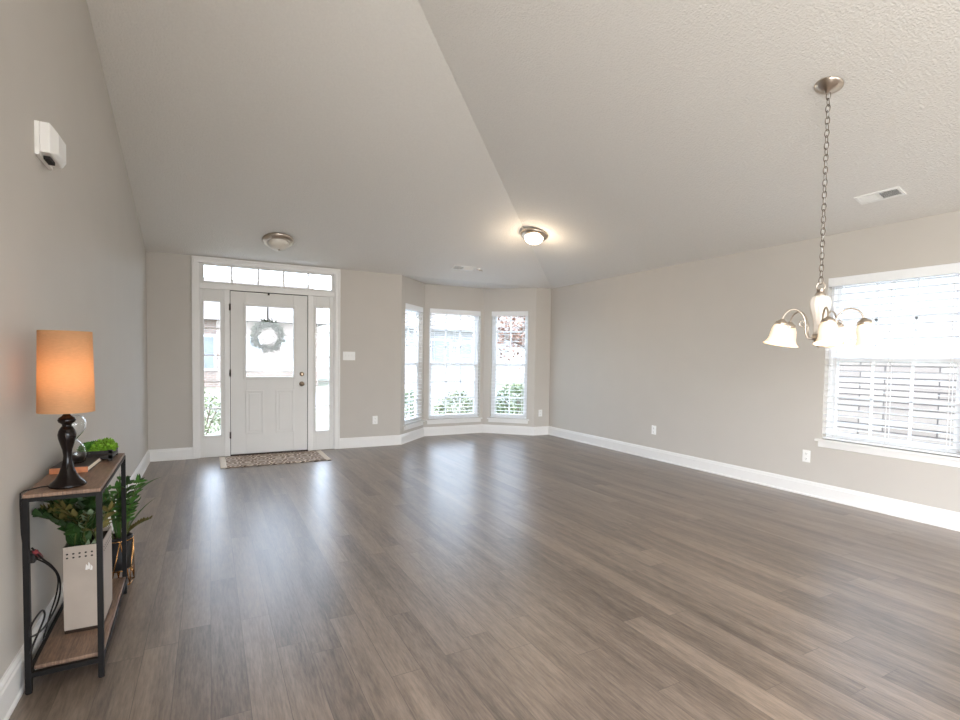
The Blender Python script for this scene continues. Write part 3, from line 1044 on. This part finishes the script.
# ------------------------------------------------------------------ wreath on the outside of the door glass
wr = empty('door_wreath', (LX + 1.300, FY + .115, 1.500), label='grey-green leafy wreath hanging behind the entry door glass', cat='wreath')
b = MB()
b.tube([(.150 * math.cos(2 * PI * i / 40), .008 * math.sin(i * 2.1), .150 * math.sin(2 * PI * i / 40)) for i in range(40)], .016, 8, closed=True)
b.build('twig_ring', m_twig, wr)
b = MB()
for i in range(620):
    a = random.random() * 2 * PI
    rr = .150 + random.gauss(0, .018)
    p = Vector((rr * math.cos(a), random.gauss(0, .016), rr * math.sin(a)))
    out = Vector((math.cos(a), 0, math.sin(a))); tan = Vector((-math.sin(a), 0, math.cos(a)))
    d = tan * (.9 if random.random() < .8 else -.5) + out * random.gauss(.25, .7) + Vector((0, random.gauss(-.05, .35), 0))
    b.leaf(p, d, (random.gauss(0, .5), -1, random.gauss(0, .5)), random.uniform(.05, .10), .011, .5, 3)
b.build('foliage', m_wreath, wr, normals=False)
b = MB(); b.box(-.009, .009, -.010, -.007, .15, .530)
b.build('ribbon', m_ribbon, wr)
b = MB(); b.box(-.010, .010, -.12, -.008, .5405, .5435); b.box(-.011, .011, -.123, -.116, .512, .5435); b.box(-.010, .010, -.011, -.008, .50, .5435)
b.build('hanger_hook', m_slot, wr)

# ------------------------------------------------------------------ console table
TX0, TX1, TY0, TY1, TZ = -.6115, -.3765, 2.380, 3.190, .738
tb = empty('console_table', ((TX0 + TX1) / 2, (TY0 + TY1) / 2, 0), .026, label='narrow console table with black metal frame and two wood shelves by the left wall', cat='table')
hx, hy = (TX1 - TX0) / 2, (TY1 - TY0) / 2
b = MB(); b.box(-hx + .003, hx - .003, -hy + .003, hy - .003, TZ - .014, TZ); b.build('tabletop', m_tabwood, tb, bevel=0.002)
b = MB(); b.box(-hx + .022, hx - .004, -hy + .022, hy - .022, .078, .093); b.build('lower_shelf', m_tabwood, tb, bevel=0.002)
LW = .019
for sx in (-1, 1):
    for sy in (-1, 1):
        x, y = sx * (hx - LW / 2), sy * (hy - LW / 2)
        b = MB(); b.box(x - LW / 2, x + LW / 2, y - LW / 2, y + LW / 2, .004, TZ - .014); b.build('leg', m_black, tb, bevel=0.001)
        b = MB(); b.lathe([(0, 0), (.010, 0), (.010, .004), (0, .004)], 12, (x, y, 0)); b.build('foot', m_black, tb)
for nm, z0, z1 in (('upper_rail_frame', TZ - .028, TZ - .014), ('lower_rail_frame', .060, .078)):
    b = MB()
    for sy in (-1, 1):
        y = sy * (hy - LW / 2); b.box(-hx + LW / 2, hx - LW / 2, y - LW / 2 + .001, y + LW / 2 - .001, z0, z1)
    for sx in (-1, 1):
        x = sx * (hx - LW / 2); b.box(x - LW / 2 + .001, x + LW / 2 - .001, -hy + LW / 2, hy - LW / 2, z0, z1)
    b.build(nm, m_black, tb)

# table lamp
LC = (-.487, 2.480, TZ)
lp = empty('table_lamp', LC, label='table lamp with tan drum shade and dark curvy base on the console table', cat='lamp')
lp.scale = (.93, .93, .975)
b = MB()
b.lathe([(0, 0), (.062, 0), (.064, .006), (.058, .014), (.043, .028), (.030, .050), (.021, .078), (.0155, .105), (.014, .122), (.017, .145), (.024, .168), (.030, .190),
         (.0315, .205), (.028, .220), (.022, .232), (.016, .239), (.017, .246), (.028, .254), (.031, .262), (.027, .271), (.016, .279), (.012, .285), (.012, .300), (0, .300)], 36)
b.build('lamp_base', m_lampbase, lp)
b = MB(); b.lathe([(0, .298), (.013, .298), (.014, .335), (0, .337)], 16); b.build('socket', m_bronze, lp)
b = MB(); b.lathe([(0, .334), (.012, .336), (.018, .355), (.030, .385), (.031, .405), (.020, .425), (0, .432)], 20); b.build('bulb', m_bulb, lp)
b = MB()
b.lathe([(.0955, .294), (.0895, .612), (.088, .612), (.094, .294), (.0955, .294)], 56)
b.build('lamp_shade', m_shade, lp)
b = MB()
b.tube([(.0872 * math.cos(2 * PI * i / 40), .0872 * math.sin(2 * PI * i / 40), .606) for i in range(40)], .0015, 5, closed=True)
b.build('shade_ring', m_brass, lp)
b = MB()
b.tube([(.0915 * math.cos(2 * PI * i / 40), .0915 * math.sin(2 * PI * i / 40), .330) for i in range(40)], .0015, 5, closed=True)
for k in range(3):
    a = 2 * PI * k / 3
    b.tube([(0.013 * math.cos(a), .013 * math.sin(a), .318), (.0915 * math.cos(a), .0915 * math.sin(a), .330)], .0013, 5)
b.build('shade_carrier', m_brass, lp)
b = MB()
b.tube([(-.058, .004, .004), (-.084, .000, .004), (-.110, -.030, .004), (-.128, -.050, .003), (-.1365, -.060, -.004), (-.138, -.060, -.04), (-.138, -.05, -.16), (-.138, -.03, -.22)], .0028, 7)
b.build('power_cord', m_cordb, lp)
pl = bpy.data.lights.new('lamp_bulb', 'POINT'); pl.energy = .42; pl.color = (1, .84, .64); pl.shadow_soft_size = .03
po = bpy.data.objects.new('lamp_bulb', pl); COL.objects.link(po); po.location = (LC[0], LC[1], TZ + .455)

# book, hourglass
BK = (-.528, 2.865, TZ)
bk = empty('book', BK, -.04, label='closed book with dark cover and tan-orange spine under the hourglass', cat='book')
hx, hy = .066, .128
b = MB(); b.box(-hx + .004, hx - .003, -hy + .003, hy - .004, .003, .021); b.build('pages', m_pages, bk)
b = MB(); b.box(-hx, hx, -hy, hy, 0, .003); b.box(-hx, hx, -hy, hy, .021, .024); b.build('cover', m_bookc, bk)
b = MB(); b.prism([(-hx, 0.0), (hx, 0.0), (hx, .024), (-hx, .024)], 'Y', -hy - .003, -hy); b.build('spine', m_books, bk)

hg = empty('hourglass', (-.532, 2.850, TZ + .0242), label='clear glass hourglass standing on the book behind the lamp base', cat='hourglass')
outer = [(0, 0), (.030, .0005), (.037, .006), (.042, .024), (.043, .040), (.039, .060), (.028, .080), (.014, .097), (.006, .106), (.014, .115), (.028, .132), (.039, .152), (.042, .172), (.040, .190), (.030, .206), (.014, .213), (0, .214)]
inner = [(max(0, r - .0025), .003 + (z) * (.208 / .214)) for r, z in outer]
inner = [(r if r > .001 else 0, z) for r, z in inner]
b = MB(); b.lathe(outer, 36); b.build('glass_bulbs', m_glassclear, hg)
b = MB(); b.lathe(inner[::-1], 36, smooth=True); 
o_in = b.build('inner_glass', m_glassclear, hg)
o_in.data.flip_normals()
b = MB(); b.lathe([(0, .0055), (.026, .0055), (.0335, .010), (.0385, .024), (.0395, .036), (.020, .043), (0, .047)], 30); b.build('sand', m_sand, hg)

# tray of succulents
TR = (-.480, 3.065, TZ)
ty = empty('succulent_tray', TR, label='dark rectangular tray of bright green succulents at the far end of the console table', cat='planter')
hx, hy = .066, .090
b = MB()
b.box(-hx, hx, -hy, hy, .010, .018)
for z0, z1 in ((.014, .029), (.034, .050)):
    b.box(-hx, hx, -hy, -hy + .006, z0, z1); b.box(-hx, hx, hy - .006, hy, z0, z1)
    b.box(-hx, -hx + .006, -hy + .006, hy - .006, z0, z1); b.box(hx - .006, hx, -hy + .006, hy - .006, z0, z1)
for sx in (-1, 1):
    for sy in (-1, 1):
        b.box(sx * (hx - .008) - .008, sx * (hx - .008) + .008, sy * (hy - .008) - .008, sy * (hy - .008) + .008, 0, .052)
b.build('tray', m_traydark, ty, bevel=0.001)
b = MB(); b.box(-hx + .008, hx - .008, -hy + .008, hy - .008, .018, .040); b.build('soil', m_soil, ty)
def rosette(parent, x, y, z, r, m, n=90):
    b = MB()
    for i in range(n):
        a = i * 2.39996
        el = math.asin(1 - .98 * (i + .5) / n)
        d = Vector((math.cos(a) * math.cos(el), math.sin(a) * math.cos(el), math.sin(el)))
        d2 = (d + Vector((random.gauss(0, .25), random.gauss(0, .25), .25))).normalized()
        b.leaf((x + d.x * r * .55, y + d.y * r * .55, z + d.z * r * .6), d2, (random.gauss(0, 1), random.gauss(0, 1), 1), r * .62, r * .30, -.5, 3, .8, .3)
    b.lathe([(r * .6, 0), (r * .55, r * .3), (r * .3, r * .55), (0, r * .65)], 10, (x, y, z))
    return b.build('succulent', m, parent, normals=False)
for i, (x, y) in enumerate(((-.038, -.058), (.004, -.062), (.040, -.054), (-.040, -.012), (.002, -.018), (.038, -.006), (-.034, .036), (.008, .032), (.038, .044), (-.02, .064), (.024, .066))):
    rosette(ty, x, y, .040 + random.random() * .010, .031 + .008 * random.random(), m_succ if i % 3 != 0 else m_succ2)

# planter box on the lower shelf
PX = (-.4685, 2.735, .0932)
pb = empty('box_planter', PX, label='tall pale box planter with two rows of holes, of dark leaves on the lower shelf', cat='planter')
hx, hy, ph = .0655, .120, .362
b = MB(); b.box(-hx + .002, hx - .002, -hy + .002, hy - .002, 0, .014); b.build('base_strip', m_bronze, pb)
b = MB()
w = .004
b.box(-hx, hx, -hy, -hy + w, .014, ph); b.box(-hx, hx, hy - w, hy, .014, ph)
b.box(-hx, -hx + w, -hy + w, hy - w, .014, ph); b.box(hx - w, hx, -hy + w, hy - w, .014, ph)
b.box(-hx + w, hx - w, -hy + w, hy - w, .014, .02)
b.build('box', m_box, pb, bevel=0.0015)
b = MB()
for row, z in enumerate((ph - .030, ph - .046)):
    for i in range(6):
        x = -hx + .014 + i * (2 * hx - .028) / 5
        b.prism([(x + .0042 * math.cos(2 * PI * k / 10), z + .0035 * math.sin(2 * PI * k / 10)) for k in range(10)], 'Y', -hy - .0006, -hy + .001)
    for i in range(9):
        y = -hy + .018 + i * (2 * hy - .036) / 8
        b.prism([(y + .0042 * math.cos(2 * PI * k / 10), z + .0035 * math.sin(2 * PI * k / 10)) for k in range(10)], 'X', hx - .001, hx + .0006)
b.build('holes', m_slot, pb)
b = MB()
for (x, z, hgt) in ((.012, .268, .024), (.020, .272, .030), (.028, .264, .022)):
    b.prism([(x - .004, z - hgt * .4), (x + .0035, z - hgt * .45), (x + .005, z + hgt * .2), (x - .001, z + hgt * .6)], 'Y', -hy - .0009, -hy + .001)
b.build('front_mark', m_mark, pb)
b = MB(); b.box(-hx + w, hx - w, -hy + w, hy - w, ph - .03, ph - .018); b.build('soil', m_soil, pb)

def pinnate(b, base, d, ln, nleaf, lw, ll, droop, bs=None):
    """an arching stem with leaves in pairs; stem goes into bs"""
    d = Vector(d).normalized()
    side = d.cross(Vector((0, 0, 1)))
    side = side.normalized() if side.length > .05 else Vector((1, 0, 0))
    p = Vector(base); pts = [p.copy()]
    axis = side
    for i in range(nleaf):
        d = (Quaternion(axis, -droop / nleaf) @ d).normalized()
        p = p + d * (ln / nleaf)
        pts.append(p.copy())
        if i >= nleaf * .25:
            for s in (-1, 1):
                ld = d * .7 + side * s * .9 + Vector((0, 0, random.gauss(.05, .15)))
                b.leaf(p, ld, (0, 0, 1) if abs(d.z) < .8 else -side.cross(d), ll * random.uniform(.8, 1.15), lw, .5, 4, .9)
    b.leaf(p, d, (0, 0, 1), ll, lw, .4, 4, .9)
    (bs or b).tube(pts, .0022, 5)
top = Vector((0, 0, ph - .02))
bs = MB(); bd = MB(); bo = MB(); bg_ = MB()
for i in range(16):
    a = random.uniform(PI * .8, PI * 1.8)
    base = top + Vector((random.uniform(-.04, .03), random.uniform(-.095, .05), 0))
    d = Vector((math.cos(a) * .42, math.sin(a) * .25, 1))
    pinnate(bd, base, d, random.uniform(.15, .22), 6, .034, .060, random.uniform(.2, .8), bs)
for i in range(11):
    base = top + Vector((random.uniform(-.04, .04), random.uniform(-.09, .06), 0))
    pinnate(bo, base, (random.gauss(-.15, .25), random.gauss(-.15, .15), 1), random.uniform(.16, .22), 7, .024, .055, .5, bs)
for i in range(12):
    base = top + Vector((random.uniform(-.02, .05), random.uniform(-.09, .08), 0))
    pinnate(bg_, base, (random.gauss(.0, .18), random.gauss(-.1, .2), 1), random.uniform(.14, .23), 8, .024, .036, .4, bs)
# broad dark leaves, some drooping over the left of the rim
for k in range(22):
    a = random.uniform(PI * .85, PI * 1.75)
    e = random.uniform(.1, 1.6)
    bd.leaf(top + Vector((random.uniform(-.045, .01), random.uniform(-.095, -.02), random.uniform(0, .07))), (math.cos(a) * .6, math.sin(a) * .45, e), (-math.cos(a) * .5, -math.sin(a) * .5, 1), random.uniform(.085, .12), random.uniform(.045, .062), .9, 6, .9)
for (x, y) in ((.03, -.10), (.048, -.06), (.01, -.10)):
    bg_.leaf(top + Vector((x, y, .02)), (.2, -.7, -.1), (0, 0, 1), .07, .016, 1.1, 5)
bd.build('dark_leaves', m_leafd, pb, normals=False); bo.build('olive_leaves', m_leafo, pb, normals=False); bg_.build('sage_leaves', m_leafs, pb, normals=False); bs.build('stems', m_stem, pb)

# black pot in a gold wire stand on the floor beyond the table
GP = (-.440, 3.345, 0)
gp = empty('potted_plant', GP, label='leafy plant in a black pot held by a gold wire stand beyond the console table', cat='potted plant')
b = MB(); b.lathe([(0, .085), (.056, .085), (.060, .095), (.063, .26), (.058, .262), (.055, .235), (0, .235)], 32); b.build('pot', m_potblk, gp)
b = MB()
def ring(b, r, z, rad=.003, n=36):
    b.tube([(r * math.cos(2 * PI * i / n), r * math.sin(2 * PI * i / n), z) for i in range(n)], rad, 6, closed=True)
ring(b, .0665, .245); 
nleg = 5
bot = []
for k in range(nleg):
    a0 = 2 * PI * k / nleg + .5; a1 = a0 + PI / nleg; am = a0 - PI / nleg
    f = Vector((.072 * math.cos(a0), .072 * math.sin(a0), .003)); bot.append(f)
    for aa in (a1, am):
        b.tube([(.0665 * math.cos(aa), .0665 * math.sin(aa), .245), f], .003, 6)
b.tube(bot, .003, 6, closed=True)
for k in range(nleg):
    b.tube([bot[k], (0, 0, .0)], .0001, 4) if False else None
ring(b, .056, .081)
for k in range(nleg):
    a0 = 2 * PI * k / nleg + .5
    b.tube([(.056 * math.cos(a0), .056 * math.sin(a0), .081), bot[k]], .0025, 6)
b.build('wire_stand', m_gold, gp)
b = MB(); b.lathe([(0, .243), (.054, .240), (.054, .234), (0, .234)], 20); b.build('soil', m_soil, gp)
bs = MB(); bm_ = MB(); bd = MB(); bo = MB()
base = Vector((0, 0, .24))
for i in range(12):
    a = random.uniform(0, 2 * PI)
    bq = base + Vector((.03 * math.cos(a), .03 * math.sin(a), 0))
    pinnate(bd if i % 2 else bm_, bq, (math.cos(a) * .13 - .05, math.sin(a) * .13 - .05, 1), random.uniform(.24, .38), 9, .022, .050, random.uniform(.2, .6), bs)
for i in range(5):
    a = random.uniform(-.7, .8)
    pinnate(bo, base + Vector((.02, 0, 0)), (math.cos(a) * .42, math.sin(a) * .4 - .1, .9), random.uniform(.11, .16), 8, .013, .024, .8, bs)
# strap leaves arching out past the table
for (dx, dy, dz, ln, cu) in ((.10, .10, 1, .30, .5), (.20, .05, 1, .26, .8), (.02, -.1, 1, .40, .3), (-.1, .05, 1, .42, .2)):
    bm_.leaf(base + Vector((dx * .1, dy * .1, 0)), (dx, dy, dz), (-dx, -dy, .3), ln, .03, -cu, 8, .8)
bs.tube([base + Vector((.03, 0, 0)), base + Vector((.05, .01, .12)), base + Vector((.045, .02, .22))], .0025, 6)
bm_.leaf(base + Vector((.045, .02, .20)), (.35, .15, .85), (-.5, -.2, .4), .20, .034, -1.0, 8, .8)
bm_.leaf(base + Vector((.045, .01, .18)), (.45, -.25, .1), (0, 0, 1), .09, .036, .8, 7, .8)
bm_.build('green_leaves', m_leafm, gp, normals=False); bd.build('dark_leaves', m_leafd, gp, normals=False); bo.build('olive_leaves', m_leafo, gp, normals=False); bs.build('stems', m_stem, gp)

# power cables hanging from an adapter at the wall behind the planter
cb = empty('power_cable', (LX, 2.56, .46), label='black power cables looping down from plugs behind the console table', cat='cable')
b = MB(); b.box(.0, .034, -.045, .010, -.020, .016); b.build('plug_adapter', m_cordb, cb, bevel=0.003)
b = MB(); b.tube([(.036, -.055, .03), (.040, -.02, .005), (.038, .02, -.020)], .008, 8); b.build('plug', m_red, cb)
def smooth_path(P, n=8):
    P = [Vector(p) for p in P]; out = []
    for i in range(len(P) - 1):
        p0, p1, p2, p3 = P[max(i - 1, 0)], P[i], P[i + 1], P[min(i + 2, len(P) - 1)]
        for k in range(n):
            u = k / n
            out.append(.5 * ((2 * p1) + (p2 - p0) * u + (2 * p0 - 5 * p1 + 4 * p2 - p3) * u * u + (3 * p1 - p0 - 3 * p2 + p3) * u ** 3))
    out.append(P[-1]); return out
X = .075
loop = [(.03, -.06, .045), (.05, -.02, -.012), (X - .01, .055, -.075), (X, .108, -.140), (X, .122, -.205), (X, .075, -.238), (X, -.02, -.250), (X, -.13, -.246), (X - .006, -.225, -.226), (X - .008, -.262, -.198), (X - .006, -.225, -.175), (X, -.140, -.172), (X + .004, -.125, -.20), (X, -.170, -.228), (X - .004, -.232, -.252), (X - .01, -.242, -.28)]
b = MB(); b.tube(smooth_path(loop), .0034, 7); b.build('cable', m_cordb, cb)
loop2 = [(.03, -.04, .0), (.055, .03, -.055), (X - .004, .10, -.13), (X - .006, .10, -.20), (X - .01, .0, -.26), (X - .012, -.08, -.31)]
b = MB(); b.tube(smooth_path(loop2), .003, 7); b.build('cable', m_cordb, cb)

# ------------------------------------------------------------------ chandelier
CX, CY = 3.301, 1.812
CZ = zS(CX)
cd = empty('chandelier', (CX, CY, CZ), label='five-arm nickel chandelier with lit frosted bell shades hanging on a chain by the right window', cat='chandelier')
T = basis(NS, (0, 1, 0))
b = MB(); b.lathe([(0, .052), (.010, .050), (.016, .042), (.030, .036), (.052, .024), (.070, .010), (.076, .004), (.076, 0)], 36, mtx=T); b.build('ceiling_plate', m_nickel, cd)
# chain
ztop, zbot = -.045, 1.742 - CZ
b = MB()
nl = 31
pitch = (ztop - zbot) / nl
for i in range(nl):
    zc = ztop - pitch * (i + .5)
    hl = pitch * .5 + .0055
    pts = []
    for k in range(14):
        a = 2 * PI * k / 14
        u = .0125 * math.cos(a); v = hl * math.sin(a) * (1.0)
        pts.append((u, 0, zc + v) if i % 2 else (0, u, zc + v))
    b.tube(pts, .0027, 6, closed=True)
b.build('chain', m_chain, cd)
b = MB(); b.tube([(.004 * math.sin(z * 60), .004 * math.cos(z * 60), z) for z in [ztop - (ztop - zbot) * i / 60 for i in range(61)]], .0016, 5); b.build('power_cord', m_cordw, cd)
z = lambda v: v - CZ
b = MB(); b.tube([(.489 * .022 * math.cos(2 * PI * i / 24), -.872 * .022 * math.cos(2 * PI * i / 24), z(1.724) + .022 * math.sin(2 * PI * i / 24)) for i in range(24)], .0036, 7, closed=True); b.build('loop', m_nickel, cd)
b = MB(); b.lathe([(0, z(1.706)), (.007, z(1.704)), (.009, z(1.694)), (.014, z(1.688)), (.022, z(1.682)), (.030, z(1.674)), (.030, z(1.668)), (0, z(1.668))], 24)
for k in range(8):
    a = 2 * PI * k / 8
    b.leaf((.008 * math.cos(a), .008 * math.sin(a), z(1.676)), (math.cos(a), math.sin(a), .75), (-math.cos(a), -math.sin(a), 1), .036, .018, .9, 4)
b.build('crown', m_nickel, cd, normals=False)
b = MB()
prof = [(.026, 1.669), (.044, 1.660), (.055, 1.640), (.057, 1.618), (.053, 1.592), (.044, 1.560), (.036, 1.525), (.030, 1.490), (.028, 1.455), (.030, 1.430)]
seg = 48
rings = []
for r, zz in prof:
    rings.append([b.bm.verts.new((r * (1 + .035 * math.cos(12 * 2 * PI * i / seg)) * math.cos(2 * PI * i / seg), r * (1 + .035 * math.cos(12 * 2 * PI * i / seg)) * math.sin(2 * PI * i / seg), z(zz))) for i in range(seg)])
for A, B in zip(rings[:-1], rings[1:]):
    for i in range(seg):
        b.face([A[i], A[(i + 1) % seg], B[(i + 1) % seg], B[i]], True)
b.face(rings[0]); b.face(rings[-1][::-1])
b.build('ceramic_body', m_chwhite, cd)
b = MB(); b.lathe([(0, z(1.432)), (.034, z(1.432)), (.040, z(1.420)), (.038, z(1.404)), (.026, z(1.390)), (.014, z(1.382)), (.010, z(1.374)), (.014, z(1.366)), (.010, z(1.356)), (0, z(1.350))], 28); b.build('hub', m_nickel, cd)
r2 = Vector((math.cos(math.radians(27.87)), -math.sin(math.radians(27.87)), 0))
tocam = Vector((-CX, -CY, 0)).normalized()
rgt = Vector((-tocam.y, tocam.x, 0))
for k in range(5):
    ph_ = math.radians(11 + 72 * k)
    u = rgt * math.sin(ph_) + tocam * math.cos(ph_)
    def P(r, zz): return (u.x * r, u.y * r, z(zz))
    arm = smooth_path([P(.030, 1.412), P(.060, 1.405), P(.078, 1.440), P(.082, 1.500), P(.100, 1.550), P(.138, 1.580), P(.176, 1.577), P(.203, 1.554), P(.216, 1.526), P(.218, 1.512)], 6)
    b = MB(); b.tube(arm, .0052, 8)
    # scroll inside the bend
    sp = [P(.082 + .0, 1.470)] + [P(.098 + (.030 - .0024 * i) * math.cos(PI + i * .62), 1.500 + (.030 - .0024 * i) * math.sin(PI + i * .62)) for i in range(11)]
    b.tube(smooth_path(sp, 4), .0034, 6)
    ao = b.build('arm', m_nickel, cd)
    tilt = Quaternion(Vector((0, 0, 1)).cross(u), -.20)
    TT = Matrix.Translation(P(.218, 1.512)) @ tilt.to_matrix().to_4x4()
    b = MB(); b.lathe([(0, .012), (.012, .010), (.018, .002), (.034, -.008), (.038, -.020), (.036, -.026), (0, -.026)], 22, mtx=TT); b.build('socket_cap', m_nickel, ao)
    b = MB()
    pf = [(.034, -.024), (.040, -.034), (.046, -.052), (.049, -.078), (.051, -.104), (.058, -.126), (.068, -.140), (.076, -.147)]
    pf = pf + [(r - .003, zz + .0005) for r, zz in pf[::-1]]
    b.lathe(pf, 40, mtx=TT)
    b.build('glass_shade', m_frost, ao)
    b = MB(); b.lathe([(0, -.03), (.014, -.034), (.018, -.05), (.028, -.08), (.026, -.098), (.012, -.110), (0, -.112)], 18, mtx=TT); b.build('bulb', m_bulb, ao)
    pl = bpy.data.lights.new('chandelier_bulb', 'POINT'); pl.energy = 0.6; pl.color = (1, .72, .44); pl.shadow_soft_size = .03
    po = bpy.data.objects.new('chandelier_bulb', pl); COL.objects.link(po)
    q = TT @ Vector((0, 0, -.135)); po.location = Vector((CX, CY, CZ)) + q
